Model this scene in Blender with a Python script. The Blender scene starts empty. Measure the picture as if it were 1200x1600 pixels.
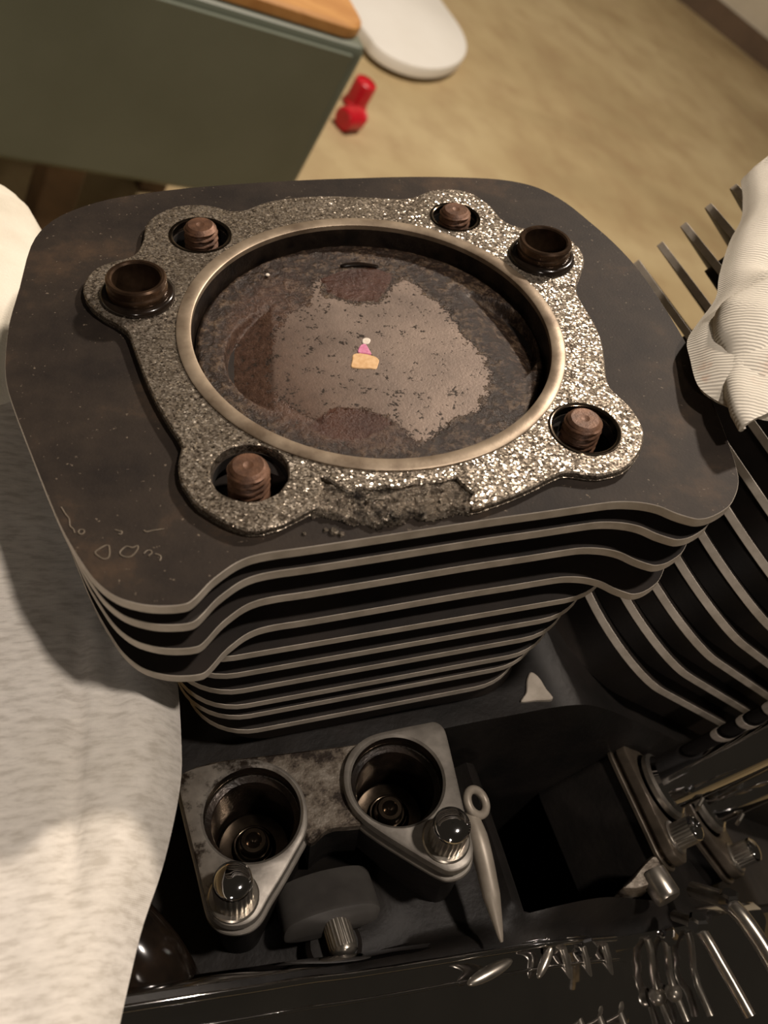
import bpy, math, random
from mathutils import Matrix, Vector, noise
from mathutils.geometry import tessellate_polygon

random.seed(7)
sc = bpy.context.scene
col = sc.collection
S = 0.01                                   # all shapes are written in centimetres

# ------------------------------------------------------------------ frames
# engine frame: x forward along the bike, y to the bike's far side, z up the rear cylinder's axis.
# The rear cylinder leans back 22.5 degrees and the bike leans on its stand.
ENG = Matrix(((0.9254134, 0.0569917, -0.3746492, 0.0),
              (0.0,       0.9886267,  0.1503902, 0.0),
              (0.3789592, -0.1391731, 0.9148884, 0.75),
              (0, 0, 0, 1)))
WORLD = Matrix.Translation((0, 0, 0.75))
LV = 22.0                                  # cylinder deck to crankshaft, cm
FRONT = ENG @ Matrix.Translation((0, 0, -LV*S)) @ Matrix.Rotation(math.radians(45), 4, 'Y') @ Matrix.Translation((0, 0, LV*S))

# ------------------------------------------------------------------ camera
cam = bpy.data.cameras.new('camera')
cam_o = bpy.data.objects.new('camera', cam); col.objects.link(cam_o)
cx = Vector((0.9630313, -0.2521086, 0.0949312)); cyv = -Vector((-0.1353118, -0.7574063, -0.6387695)); cz = -Vector((0.2329407, 0.6023097, -0.7635192))
rot = Matrix((cx, cyv, cz)).transposed().to_4x4()
cam_o.matrix_world = ENG @ Matrix.Translation(Vector((-5.5773, -16.9678, 14.1367))*S) @ rot
cam.sensor_fit = 'VERTICAL'; cam.sensor_height = 4.54; cam.sensor_width = 3.405
cam.lens = 4.54*1400/1600
cam.clip_start = 0.005; cam.clip_end = 50
cam.dof.use_dof = True; cam.dof.focus_distance = 0.225; cam.dof.aperture_fstop = 2.4
sc.camera = cam_o

# ------------------------------------------------------------------ light
w = bpy.data.worlds.new('garage_air'); sc.world = w; w.use_nodes = True
w.node_tree.nodes['Background'].inputs[0].default_value = (1.0, 0.82, 0.6, 1)
w.node_tree.nodes['Background'].inputs[1].default_value = 0.02
def lamp(name, loc, watts, radius, colour):
    l = bpy.data.lights.new(name, 'POINT'); l.energy = watts; l.shadow_soft_size = radius; l.color = colour
    o = bpy.data.objects.new(name, l); col.objects.link(o); o.location = loc
    return o
lamp('ceiling_bulb_far', (0.90, 1.24, 0.75+1.60), 172, 0.06, (1.0, 0.865, 0.74))
lamp('ceiling_bulb_near', (-0.02, -0.12, 0.75+1.65), 64, 0.06, (1.0, 0.88, 0.78))
lamp('camera_side_fill', (-1.1, -1.7, 0.75+1.25), 28, 0.10, (1.0, 0.87, 0.77))  # fill lamp added on the camera side to brighten the fin edges
sc.view_settings.view_transform = 'Standard'; sc.view_settings.look = 'None'
sc.view_settings.gamma = 1.0; sc.view_settings.exposure = 0.0; sc.view_settings.use_curve_mapping = False

# ------------------------------------------------------------------ materials
def srgb(r, g, b):
    f = lambda c: (c/255/12.92) if c/255 <= 0.04045 else ((c/255+0.055)/1.055)**2.4
    return (f(r), f(g), f(b), 1)
class NT:
    def __init__(s, name):
        m = bpy.data.materials.new(name); m.use_nodes = True
        s.m = m; s.t = m.node_tree; s.n = s.t.nodes; s.b = s.n['Principled BSDF']
        s.tc = s.n.new('ShaderNodeTexCoord')
    def link(s, a, b): s.t.links.new(a, b)
    def noise(s, scale, detail=4, rough=0.55, dist=0.0, vec=None):
        n = s.n.new('ShaderNodeTexNoise'); n.inputs['Scale'].default_value = scale
        n.inputs['Detail'].default_value = detail; n.inputs['Roughness'].default_value = rough; n.inputs['Distortion'].default_value = dist
        s.link(vec or s.tc.outputs['Object'], n.inputs['Vector']); return n.outputs['Fac']
    def ramp(s, fac, stops):
        r = s.n.new('ShaderNodeValToRGB'); e = r.color_ramp.elements
        while len(e) < len(stops): e.new(0.5)
        for q, (p, c) in zip(e, stops): q.position = p; q.color = c
        s.link(fac, r.inputs[0]); return r.outputs['Color']
    def mix(s, fac, a, b, mode='MIX'):
        n = s.n.new('ShaderNodeMix'); n.data_type = 'RGBA'; n.blend_type = mode
        for v, k in ((fac, 0), (a, 6), (b, 7)):
            if hasattr(v, 'links') or hasattr(v, 'is_output'): s.link(v, n.inputs[k])
            else: n.inputs[k].default_value = v
        return n.outputs[2]
    def math(s, op, a, b=0.0, clamp=False):
        n = s.n.new('ShaderNodeMath'); n.operation = op; n.use_clamp = clamp
        for v, k in ((a, 0), (b, 1)):
            if hasattr(v, 'is_output'): s.link(v, n.inputs[k])
            else: n.inputs[k].default_value = v
        return n.outputs[0]
    def attr(s, name):
        n = s.n.new('ShaderNodeAttribute'); n.attribute_name = name; return n.outputs['Fac']
    def bump(s, h, strength, dist):
        n = s.n.new('ShaderNodeBump'); n.inputs['Strength'].default_value = strength; n.inputs['Distance'].default_value = dist
        s.link(h, n.inputs['Height']); s.link(n.outputs[0], s.b.inputs['Normal'])
    def set(s, colour=None, rough=None, metal=None, spec=None):
        for v, k in ((colour, 'Base Color'), (rough, 'Roughness'), (metal, 'Metallic'), (spec, 'Specular IOR Level')):
            if v is None: continue
            if hasattr(v, 'is_output'): s.link(v, s.b.inputs[k])
            else: s.b.inputs[k].default_value = v
        return s
def simple(name, c1, c2, scale, rough, metal=0.0, bs=None, bstr=0.3, bd=0.0002, lo=0.35, hi=0.65, spec=0.5, detail=4):
    k = NT(name); f = k.noise(scale, detail)
    k.set(k.ramp(f, [(lo, c1), (hi, c2)]), rough, metal, spec)
    if bs: k.bump(k.noise(bs, 3), bstr, bd)
    return k.m
MT = {}
MT['paint'] = simple('black_fin_paint', srgb(30, 26, 23), srgb(46, 39, 34), 45, 0.6, 0, 900, 0.25, 0.0002, spec=0.3)
def _deck():
    k = NT('scorched_deck_paint')
    a = k.ramp(k.noise(38, 6, 0.65), [(0.36, srgb(36, 30, 26)), (0.56, srgb(51, 43, 36)), (0.74, srgb(80, 63, 48))])
    sp = k.ramp(k.noise(900, 2, 0.5), [(0.70, (0, 0, 0, 1)), (0.76, (1, 1, 1, 1))])
    k.set(k.mix(sp, a, srgb(110, 98, 84)), 0.66, 0.0, 0.22)
    k.bump(k.noise(1400, 3), 0.22, 0.00025); return k.m
MT['deck'] = _deck()
MT['bare'] = simple('bare_machined_aluminium', srgb(166, 156, 142), srgb(190, 180, 166), 180, 0.5, 0.15, 900, 0.25, 0.0001)
def facets(k, scale, amount):
    """grain facets: every grain of the surface is tilted its own way and glints on its own"""
    v = k.n.new('ShaderNodeTexVoronoi'); v.inputs['Scale'].default_value = scale; k.link(k.tc.outputs['Object'], v.inputs['Vector'])
    ge = k.n.new('ShaderNodeNewGeometry')
    def vm(op, a, b):
        n = k.n.new('ShaderNodeVectorMath'); n.operation = op
        for q, i in ((a, 0), (b, 1)):
            if hasattr(q, 'is_output'): k.link(q, n.inputs[i])
            else: n.inputs[i].default_value = q
        return n.outputs[0]
    d = vm('MULTIPLY', vm('SUBTRACT', v.outputs['Color'], (.5, .5, .5)), (amount,)*3)
    nn = k.n.new('ShaderNodeVectorMath'); nn.operation = 'NORMALIZE'; k.link(vm('ADD', ge.outputs['Normal'], d), nn.inputs[0])
    sx = k.n.new('ShaderNodeSeparateColor'); k.link(v.outputs['Color'], sx.inputs[0])
    return nn.outputs[0], sx.outputs[0], v.outputs['Distance']
def _gasket(name='graphite_gasket_face', dark=0.0):
    k = NT(name)
    nrm, rnd, dist = facets(k, 2350, 0.56)
    f = k.noise(900, 4, 0.7); g = k.noise(60, 5, 0.65)
    v = k.math('ADD', k.math('MULTIPLY', rnd, 0.35), k.math('MULTIPLY', f, 0.65))
    a = k.ramp(v, [(0.28, srgb(64, 56, 48)), (0.40, srgb(126, 115, 101)), (0.58, srgb(168, 156, 140)), (0.78, srgb(222, 211, 194))])
    a = k.mix(k.ramp(g, [(0.40, (0, 0, 0, 1)), (0.75, (0.45,)*3+(1,))]), a, srgb(92, 78, 62))
    if dark:
        a = k.mix(k.ramp(k.noise(190, 6, 0.75), [(0.36, (1, 1, 1, 1)), (0.54, (0.05,)*3+(1,))]), a, srgb(30, 25, 21))
    k.set(a, k.ramp(rnd, [(0.2, (0.5,)*3+(1,)), (0.9, (0.22,)*3+(1,))]), 0.75)
    if dark: k.bump(k.noise(420, 6, 0.75), 1.0, 0.0016)
    else: k.link(nrm, k.b.inputs['Normal'])
    return k.m
MT['gasket'] = _gasket()
MT['torn'] = _gasket('burnt_gasket_core', 1.0)
MT['ring'] = simple('stained_steel_ring', srgb(118, 102, 84), srgb(172, 155, 133), 110, 0.45, 0.5, 1200, 0.25, 0.0001, 0.3, 0.62)
MT['liner'] = simple('oily_iron_bore', srgb(24, 19, 16), srgb(52, 42, 34), 160, 0.32, 0.4, 900, 0.4, 0.0003)
MT['rust'] = simple('rusty_stud_steel', srgb(80, 55, 40), srgb(122, 88, 66), 260, 0.5, 0.35, 1600, 0.4, 0.0002)
MT['bronze'] = simple('oily_brown_sleeve', srgb(66, 50, 38), srgb(110, 86, 66), 120, 0.22, 0.7)
MT['oring'] = simple('oily_black_rubber', srgb(20, 16, 13), srgb(40, 31, 24), 120, 0.15, 0.0)
def _piston():
    k = NT('carboned_piston_crown')
    fine = k.noise(420, 6, 0.7); mid = k.noise(90, 5, 0.6); vf = k.noise(1500, 3, 0.6)
    cl = k.attr('clean'); oil = k.attr('oil'); film = k.attr('film')
    bare = k.ramp(mid, [(0.3, srgb(122, 108, 98)), (0.7, srgb(150, 133, 120))])
    soot = k.ramp(fine, [(0.30, srgb(16, 12, 9)), (0.5, srgb(50, 38, 30)), (0.68, srgb(104, 86, 68))])
    redf = k.ramp(fine, [(0.3, srgb(58, 40, 31)), (0.7, srgb(98, 74, 60))])
    m0 = k.math('SUBTRACT', cl, k.math('MULTIPLY', k.math('SUBTRACT', fine, 0.5), 1.3))
    m0 = k.ramp(m0, [(0.49, (0, 0, 0, 1)), (0.53, (1, 1, 1, 1))])
    spots = k.ramp(k.math('ADD', k.math('MULTIPLY', fine, 0.75), k.math('MULTIPLY', vf, 0.25)), [(0.405, (1, 1, 1, 1)), (0.43, (0, 0, 0, 1))])
    c = k.mix(film, soot, redf)
    c = k.mix(m0, c, bare)
    c = k.mix(k.math('MULTIPLY', film, 0.75), c, redf)
    c = k.mix(spots, c, srgb(54, 45, 38))
    mo = k.math('SUBTRACT', oil, k.math('MULTIPLY', k.math('SUBTRACT', fine, 0.5), 0.8))
    mo = k.ramp(mo, [(0.46, (0, 0, 0, 1)), (0.56, (1, 1, 1, 1))])
    c = k.mix(mo, c, k.ramp(mid, [(0.3, srgb(58, 35, 26)), (0.7, srgb(84, 54, 40))]))
    k.set(c, k.mix(m0, (0.27,)*3+(1,), (0.5,)*3+(1,)), k.math('MULTIPLY', m0, 0.35), 0.35)
    h = k.math('ADD', k.math('MULTIPLY', k.math('SUBTRACT', 1.0, m0), 0.5), k.math('MULTIPLY', fine, k.math('SUBTRACT', 1.15, m0)))
    k.bump(k.math('ADD', h, k.math('MULTIPLY', vf, 0.12)), 0.9, 0.0007); return k.m
MT['piston'] = _piston()
MT['tan'] = simple('tan_paper', srgb(214, 170, 118), srgb(232, 192, 142), 800, 0.7)
MT['pink'] = simple('pink_paper', srgb(206, 112, 150), srgb(226, 150, 178), 900, 0.7)
MT['white_fleck'] = simple('white_paper', srgb(222, 208, 190), srgb(240, 230, 214), 900, 0.7)
MT['scratch'] = simple('scratched_bare_line', srgb(104, 94, 80), srgb(124, 112, 96), 900, 0.6, 0.2)
MT['cast'] = simple('black_cast_case', srgb(19, 17, 15), srgb(31, 27, 24), 60, 0.55, 0.0, 500, 0.35, 0.0004, spec=0.3)
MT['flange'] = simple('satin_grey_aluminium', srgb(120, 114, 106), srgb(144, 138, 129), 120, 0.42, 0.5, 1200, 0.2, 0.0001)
def _grime():
    k = NT('grimy_grey_aluminium')
    f = k.noise(170, 6, 0.7)
    k.set(k.ramp(f, [(0.40, srgb(44, 35, 28)), (0.50, srgb(104, 94, 82)), (0.66, srgb(142, 134, 122))]), 0.45, 0.5)
    k.bump(k.noise(900, 3), 0.4, 0.0003); return k.m
MT['grime'] = _grime()
def _fgrime():
    k = NT('grimy_satin_aluminium')
    f = k.noise(120, 6, 0.7); b = k.ramp(k.noise(200, 4), [(0.35, srgb(116, 110, 102)), (0.65, srgb(142, 136, 127))])
    k.set(k.mix(k.math('MULTIPLY', k.ramp(f, [(0.50, (0, 0, 0, 1)), (0.60, (1, 1, 1, 1))]), k.attr('grime')), b, srgb(46, 38, 31)), 0.42, 0.45)
    k.bump(k.noise(1200, 3), 0.2, 0.0001); return k.m
MT['fgrime'] = _fgrime()
MT['shadeflange'] = simple('painted_shade_aluminium', srgb(74, 66, 56), srgb(98, 88, 76), 120, 0.38, 0.5)  # flange aluminium darkened to paint in the shade on the front block
MT['chrome'] = simple('chrome', srgb(205, 204, 205), srgb(222, 220, 220), 30, 0.06, 1.0)
MT['steel'] = simple('plated_steel', srgb(150, 144, 134), srgb(182, 174, 162), 200, 0.28, 0.9)
MT['darksteel'] = simple('oily_dark_steel', srgb(70, 60, 50), srgb(104, 92, 78), 200, 0.15, 0.95)
MT['rubber'] = simple('dark_grey_rubber', srgb(58, 55, 52), srgb(72, 69, 65), 100, 0.5)
MT['grey_plastic'] = simple('matt_grey_metal', srgb(148, 138, 124), srgb(170, 160, 146), 150, 0.45, 0.3)
def _jersey():
    k = NT('heather_jersey_cloth')
    mp = k.n.new('ShaderNodeMapping'); mp.inputs['Scale'].default_value = (1, 3.5, 1); k.link(k.tc.outputs['Object'], mp.inputs[0])
    f = k.noise(210, 4, 0.6, 0.0, mp.outputs[0]); g = k.noise(14, 4)
    a = k.ramp(f, [(0.34, srgb(198, 191, 181)), (0.5, srgb(219, 213, 204)), (0.68, srgb(232, 226, 217))])
    k.set(k.mix(k.ramp(g, [(0.45, (0, 0, 0, 1)), (0.8, (0.25,)*3+(1,))]), a, srgb(212, 200, 170)), 0.9, 0, 0.2)
    wv = k.n.new('ShaderNodeTexWave'); wv.inputs['Scale'].default_value = 900; wv.bands_direction = 'Y'; k.link(k.tc.outputs['Object'], wv.inputs['Vector'])
    wx = k.n.new('ShaderNodeTexWave'); wx.inputs['Scale'].default_value = 900; wx.bands_direction = 'X'; k.link(k.tc.outputs['Object'], wx.inputs['Vector'])
    k.bump(k.math('ADD', wv.outputs['Fac'], wx.outputs['Fac']), 0.15, 0.0002); return k.m
MT['jersey'] = _jersey()
def _rib():
    k = NT('ribbed_white_cotton')
    g = k.noise(35, 4); st = k.noise(60, 5, 0.6)
    a = k.ramp(g, [(0.3, srgb(216, 208, 192)), (0.7, srgb(238, 231, 216))])
    k.set(k.mix(k.math('MULTIPLY', k.ramp(st, [(0.52, (0, 0, 0, 1)), (0.7, (1, 1, 1, 1))]), k.attr('stain')), a, srgb(196, 128, 84)), 0.9, 0, 0.2)
    at = k.n.new('ShaderNodeAttribute'); at.attribute_name = 'rib'
    k.bump(k.math('SINE', k.math('MULTIPLY', at.outputs['Fac'], 1300.0)), 0.35, 0.0003); return k.m
MT['rib'] = _rib()
MT['towel'] = simple('white_towelling', srgb(214, 206, 186), srgb(236, 229, 212), 40, 0.95, 0, 1600, 0.5, 0.0004, spec=0.2)
def _floor():
    k = NT('stained_concrete')
    mp = k.n.new('ShaderNodeMapping'); mp.inputs['Scale'].default_value = (1.0, 2.0, 1); mp.inputs['Rotation'].default_value = (0, 0, 0.75); k.link(k.tc.outputs['Object'], mp.inputs[0])
    f = k.noise(1.3, 5, 0.5, 0.3, mp.outputs[0]); g = k.noise(9, 5, 0.6)
    a = k.ramp(f, [(0.28, srgb(160, 139, 101)), (0.5, srgb(186, 166, 124)), (0.72, srgb(204, 186, 144))])
    a = k.mix(k.ramp(g, [(0.42, (0, 0, 0, 1)), (0.75, (0.5,)*3+(1,))]), a, srgb(150, 118, 84))
    k.set(a, 0.6); k.bump(k.noise(120, 4), 0.15, 0.001); return k.m
MT['floor'] = _floor()
MT['green'] = simple('grey_green_enamel', srgb(100, 106, 92), srgb(108, 114, 100), 8, 0.4, 0)
def _wood():
    k = NT('varnished_wood_lid')
    mp = k.n.new('ShaderNodeMapping'); mp.inputs['Scale'].default_value = (1, 9, 1); k.link(k.tc.outputs['Object'], mp.inputs[0])
    k.set(k.ramp(k.noise(14, 5, 0.6, 1.0, mp.outputs[0]), [(0.3, srgb(176, 122, 66)), (0.7, srgb(206, 154, 92))]), 0.45); return k.m
MT['wood'] = _wood()
MT['brown'] = simple('dark_brown_wood', srgb(84, 66, 48), srgb(104, 82, 60), 20, 0.6)
MT['white_plastic'] = simple('white_plastic', srgb(242, 239, 230), srgb(248, 246, 238), 5, 0.45)
MT['red'] = simple('red_plastic', srgb(196, 22, 38), srgb(214, 34, 50), 30, 0.3)
MT['pinkred'] = simple('pale_red_label', srgb(214, 90, 96), srgb(222, 110, 110), 30, 0.5)
MT['wall'] = simple('off_white_wall', srgb(190, 180, 158), srgb(204, 194, 172), 6, 0.8)
MT['base'] = simple('dark_rubber_skirting', srgb(86, 70, 54), srgb(104, 84, 64), 6, 0.7)
MT['hole'] = simple('black_inside', srgb(16, 14, 12), srgb(24, 20, 17), 60, 0.7)

# ------------------------------------------------------------------ builders
class MB:
    def __init__(s): s.v = []; s.f = []; s.m = []
    def add(s, v, f, m=0, mtx=None):
        o = len(s.v)
        s.v += [tuple(mtx @ Vector(p)) for p in v] if mtx else [tuple(p) for p in v]
        s.f += [tuple(i+o for i in q) for q in f]
        s.m += list(m) if isinstance(m, (list, tuple)) else [m]*len(f)
        return s
def finish(name, mb, mats, smooth=35, base=(0, 0, 0)):
    me = bpy.data.meshes.new(name)
    bx, by, bz = base
    me.from_pydata([((x-bx)*S, (y-by)*S, (z-bz)*S) for x, y, z in mb.v], [], mb.f)
    for m in (mats if isinstance(mats, (list, tuple)) else [mats]): me.materials.append(MT[m])
    me.polygons.foreach_set('material_index', mb.m)
    if smooth:
        me.polygons.foreach_set('use_smooth', [True]*len(me.polygons)); me.set_sharp_from_angle(angle=math.radians(smooth))
    me.update(); return me
BASE = {}
def tag(o, label=None, cat=None, group=None, kind=None):
    for k, v in (('label', label), ('category', cat), ('group', group), ('kind', kind)):
        if v: o[k] = v
    return o
def thing(name, label, cat, base, frame, group=None):
    o = bpy.data.objects.new(name, None); col.objects.link(o); o.empty_display_size = 0.01
    o.matrix_world = frame @ Matrix.Translation(Vector(base)*S); BASE[o] = base
    return tag(o, label, cat, group)
def part(name, mb, mats, parent, smooth=35, label=None, kind=None):
    me = mb if isinstance(mb, bpy.types.Mesh) else finish(name, mb, mats, smooth, BASE[parent])
    o = bpy.data.objects.new(name, me); col.objects.link(o); o.parent = parent; BASE[o] = BASE[parent]
    return tag(o, label, kind=kind)
def single(name, mb, mats, base, frame, label, cat, group=None, kind=None, smooth=35):
    o = bpy.data.objects.new(name, finish(name, mb, mats, smooth, base)); col.objects.link(o)
    o.matrix_world = frame @ Matrix.Translation(Vector(base)*S); BASE[o] = base
    return tag(o, label, cat, group, kind)

def crom(pts, n=4, closed=True):
    out = []; L = len(pts); rng = range(L) if closed else range(L-1)
    g = (lambda i: pts[i % L]) if closed else (lambda i: pts[max(0, min(L-1, i))])
    for i in rng:
        p0, p1, p2, p3 = g(i-1), g(i), g(i+1), g(i+2)
        for k in range(n):
            t = k/n
            out.append(tuple(0.5*(2*b+(c-a)*t+(2*a-5*b+4*c-d)*t*t+(3*b-a-3*c+d)*t**3) for a, b, c, d in zip(p0, p1, p2, p3)))
    if not closed: out.append(tuple(pts[-1]))
    return out
def area(p): return 0.5*sum(a[0]*b[1]-b[0]*a[1] for a, b in zip(p, p[1:]+p[:1]))
def ccw(p): return p if area(p) > 0 else p[::-1]
def inset(p, d):                            # p counter-clockwise, d > 0 shrinks
    if abs(d) < 1e-6: return list(p)
    out = []; n = len(p)
    for i in range(n):
        a, b = p[i-1], p[(i+1) % n]; tx, ty = b[0]-a[0], b[1]-a[1]; l = math.hypot(tx, ty) or 1
        out.append((p[i][0]-ty/l*d, p[i][1]+tx/l*d))
    return out
def circle(cx, cy, r, n=48): return [(cx+r*math.cos(2*math.pi*i/n), cy+r*math.sin(2*math.pi*i/n)) for i in range(n)]
def rrect(x0, x1, y0, y1, r, n=8):          # r: four corner radii, from (x1,y0) counter-clockwise
    out = []
    for (cx, cy, a0), rr in zip((((x1, y0, -90)), (x1, y1, 0), (x0, y1, 90), (x0, y0, 180)), r):
        ox = cx - rr if cx == x1 else cx + rr; oy = cy - rr if cy == y1 else cy + rr
        for k in range(n+1):
            a = math.radians(a0+90*k/n); out.append((ox+rr*math.cos(a), oy+rr*math.sin(a)))
    return out
def prism(outline, prof, holes=(), cap_mat=0, side_mat=0, hole_mat=None, hole_chamfer=0.0, bottom=True):
    """outline extruded through prof = [(inset, z), ...] from top to bottom; holes go right through."""
    mb = MB(); outline = ccw(list(outline)); n = len(outline)
    rings = [[(x, y, z) for x, y in inset(outline, d)] for d, z in prof]
    v = [p for r in rings for p in r]; f = []; m = []
    for k in range(len(rings)-1):
        for i in range(n):
            j = (i+1) % n; f.append((k*n+i, (k+1)*n+i, (k+1)*n+j, k*n+j)); m.append(side_mat)
    zt, zb = prof[0][1], prof[-1][1]; hidx = []
    hm = side_mat if hole_mat is None else hole_mat
    for h in holes:
        h = ccw(list(h)); q = len(h); o = len(v); c = hole_chamfer
        lv = [[(x, y, zt) for x, y in inset(h, -c)], [(x, y, zt-c) for x, y in h], [(x, y, zb) for x, y in h]] if c else [[(x, y, zt) for x, y in h], [(x, y, zb) for x, y in h]]
        for r in lv: v += r
        for k in range(len(lv)-1):
            for i in range(q):
                j = (i+1) % q; f.append((o+k*q+i, o+k*q+j, o+(k+1)*q+j, o+(k+1)*q+i)); m.append(hm)
        hidx.append((list(range(o, o+q)), list(range(o+(len(lv)-1)*q, o+len(lv)*q))))
    for top in (True, False):
        if not top and not bottom: continue
        base = 0 if top else (len(rings)-1)*n
        ids = [list(range(base, base+n))] + [a if top else b for a, b in hidx]
        flat = [i for g in ids for i in g]
        for t in tessellate_polygon([[Vector((v[i][0], v[i][1], 0)) for i in g] for g in ids]):
            a, b, c = (flat[i] for i in t)
            ar = (v[b][0]-v[a][0])*(v[c][1]-v[a][1])-(v[c][0]-v[a][0])*(v[b][1]-v[a][1])
            if abs(ar) < 1e-9: continue
            f.append((a, b, c) if (ar > 0) == top else (a, c, b)); m.append(cap_mat)
    return mb.add(v, f, m)
def lathe(prof, n=40, mtx=None, mat=0, cap0=False, cap1=False, rad=None):
    """prof = [(r, z), ...]; rad(angle index, k) may scale the radius"""
    mb = MB(); v = []; f = []
    for k, (r, z) in enumerate(prof):
        for i in range(n):
            a = 2*math.pi*i/n; q = r*(rad(i, k) if rad else 1); v.append((q*math.cos(a), q*math.sin(a), z))
    for k in range(len(prof)-1):
        for i in range(n):
            j = (i+1) % n; f.append((k*n+i, k*n+j, (k+1)*n+j, (k+1)*n+i))
    if cap0: f.append(tuple(range(n))[::-1])
    if cap1: f.append(tuple((len(prof)-1)*n+i for i in range(n)))
    return mb.add(v, f, mat, mtx)
def axis(p, d):                             # matrix placing z along d at p
    d = Vector(d).normalized(); return Matrix.Translation(p) @ d.to_track_quat('Z', 'Y').to_matrix().to_4x4()
def T(x, y, z): return Matrix.Translation((x, y, z))
def tube(path, rad, n=12, mat=0, caps=True, closed=False, flat=1.0):
    mb = MB(); v = []; f = []; P = [Vector(p) for p in path]; L = len(P)
    R = rad if isinstance(rad, (list, tuple)) else [rad]*L
    up = None
    for i, p in enumerate(P):
        t = (P[(i+1) % L]-P[i-1]) if closed else (P[min(i+1, L-1)]-P[max(i-1, 0)])
        t.normalize()
        if up is None: up = t.orthogonal()
        up = (up-t*up.dot(t)).normalized(); s = t.cross(up)
        for k in range(n):
            a = 2*math.pi*k/n; v.append(p+up*(R[i]*math.cos(a))+s*(R[i]*flat*math.sin(a)))
    for i in range(L if closed else L-1):
        for k in range(n):
            j = (k+1) % n; b = (i+1) % L; f.append((i*n+k, i*n+j, b*n+j, b*n+k))
    if caps and not closed: f.append(tuple(range(n))[::-1]); f.append(tuple((L-1)*n+k for k in range(n)))
    return mb.add(v, f, mat)
def grid(rows, mat=0, two=0.0):
    """rows of points to a sheet; two = thickness along the sheet normal"""
    mb = MB(); R = len(rows); C = len(rows[0]); v = [Vector(p) for r in rows for p in r]
    f = [(i*C+j, i*C+j+1, (i+1)*C+j+1, (i+1)*C+j) for i in range(R-1) for j in range(C-1)]
    if two:
        nr = []
        for i in range(R):
            for j in range(C):
                a = v[i*C+min(j+1, C-1)]-v[i*C+max(j-1, 0)]; b = v[min(i+1, R-1)*C+j]-v[max(i-1, 0)*C+j]
                q = a.cross(b); nr.append(q.normalized() if q.length > 1e-9 else Vector((0, 0, 1)))
        o = len(v); v = v+[p-k*two for p, k in zip(v, nr)]
        f += [tuple(reversed([i+o for i in q])) for q in f]
        rim = [j for j in range(C)]+[i*C+C-1 for i in range(1, R)]+[(R-1)*C+j for j in range(C-2, -1, -1)]+[i*C for i in range(R-2, 0, -1)]
        for a, b in zip(rim, rim[1:]+rim[:1]): f.append((b, a, a+o, b+o))
    return mb.add(v, f, mat)
def box(x0, x1, y0, y1, z0, z1, mat=0, r=0.0, mtx=None):
    c = min(r, (x1-x0)/2.01, (y1-y0)/2.01) if r else 0
    o = rrect(x0, x1, y0, y1, (c,)*4, 5) if c else [(x0, y0), (x1, y0), (x1, y1), (x0, y1)]
    e = min(0.15*(r or 0.2), (z1-z0)/4)
    p = prism(o, [(e, z1), (0, z1-e), (0, z0+e), (e, z0)], cap_mat=mat, side_mat=mat)
    return MB().add(p.v, p.f, p.m, mtx) if mtx else p
def sd(p, poly):                            # signed distance, positive inside
    x, y = p; best = 1e9; ins = False; n = len(poly)
    for i in range(n):
        (ax, ay), (bx, by) = poly[i-1], poly[i]
        dx, dy = bx-ax, by-ay; t = max(0, min(1, ((x-ax)*dx+(y-ay)*dy)/((dx*dx+dy*dy) or 1)))
        best = min(best, math.hypot(x-ax-dx*t, y-ay-dy*t))
        if (ay > y) != (by > y) and x < (bx-ax)*(y-ay)/(by-ay)+ax: ins = not ins
    return best if ins else -best
def nz(x, y, z=0.0, o=3): return noise.fractal(Vector((x, y, z)), 1.0, 2.0, o)
def sstep(a, b, x): t = max(0.0, min(1.0, (x-a)/(b-a))); return t*t*(3-2*t)
def cpy(root, offset_mtx, label=None):
    r = root.copy(); col.objects.link(r); r.matrix_world = offset_mtx; BASE[r] = BASE[root]
    if label: r['label'] = label
    for ch in root.children:
        c = ch.copy(); col.objects.link(c); c.parent = r
        for g in ch.children:
            d = g.copy(); col.objects.link(d); d.parent = c
    return r

# ------------------------------------------------------------------ traced outlines, cm, engine frame
PLATE = [(-8.38, 3.06), (-8.09, 4.82), (-7.68, 5.76), (-7.03, 6.38), (-5.97, 6.88), (-4.71, 7.13), (-3.61, 7.26), (-1.92, 7.35), (-0.18, 7.37), (1.39, 7.33), (3.0, 7.26), (4.61, 7.08), (5.81, 6.85), (6.55, 6.53), (7.04, 6.11), (7.49, 5.34), (7.81, 4.33), (8.12, 3.13), (8.29, 1.72), (8.25, -0.2), (8.08, -2.03), (7.76, -3.67), (7.44, -5.06), (7.21, -5.85), (7.01, -6.26), (6.71, -6.61), (6.41, -6.84), (5.96, -7.01), (5.63, -7.04), (5.43, -6.97), (5.13, -6.77), (4.86, -6.53), (4.47, -6.35), (3.97, -6.24), (3.44, -6.22), (2.38, -6.22), (0.91, -6.21), (-1.35, -6.23), (-2.96, -6.24), (-3.61, -6.23), (-4.06, -6.26), (-4.39, -6.36), (-4.67, -6.52), (-4.94, -6.71), (-5.19, -6.95), (-5.38, -7.11), (-5.55, -7.15), (-5.86, -7.12), (-6.23, -7.02), (-6.63, -6.81), (-6.9, -6.55), (-7.12, -6.22), (-7.3, -5.82), (-7.49, -5.34), (-7.68, -4.76), (-7.93, -3.81), (-8.23, -2.57), (-8.52, -1.33), (-8.68, -0.47), (-8.71, 0.42), (-8.62, 1.7)]
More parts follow.
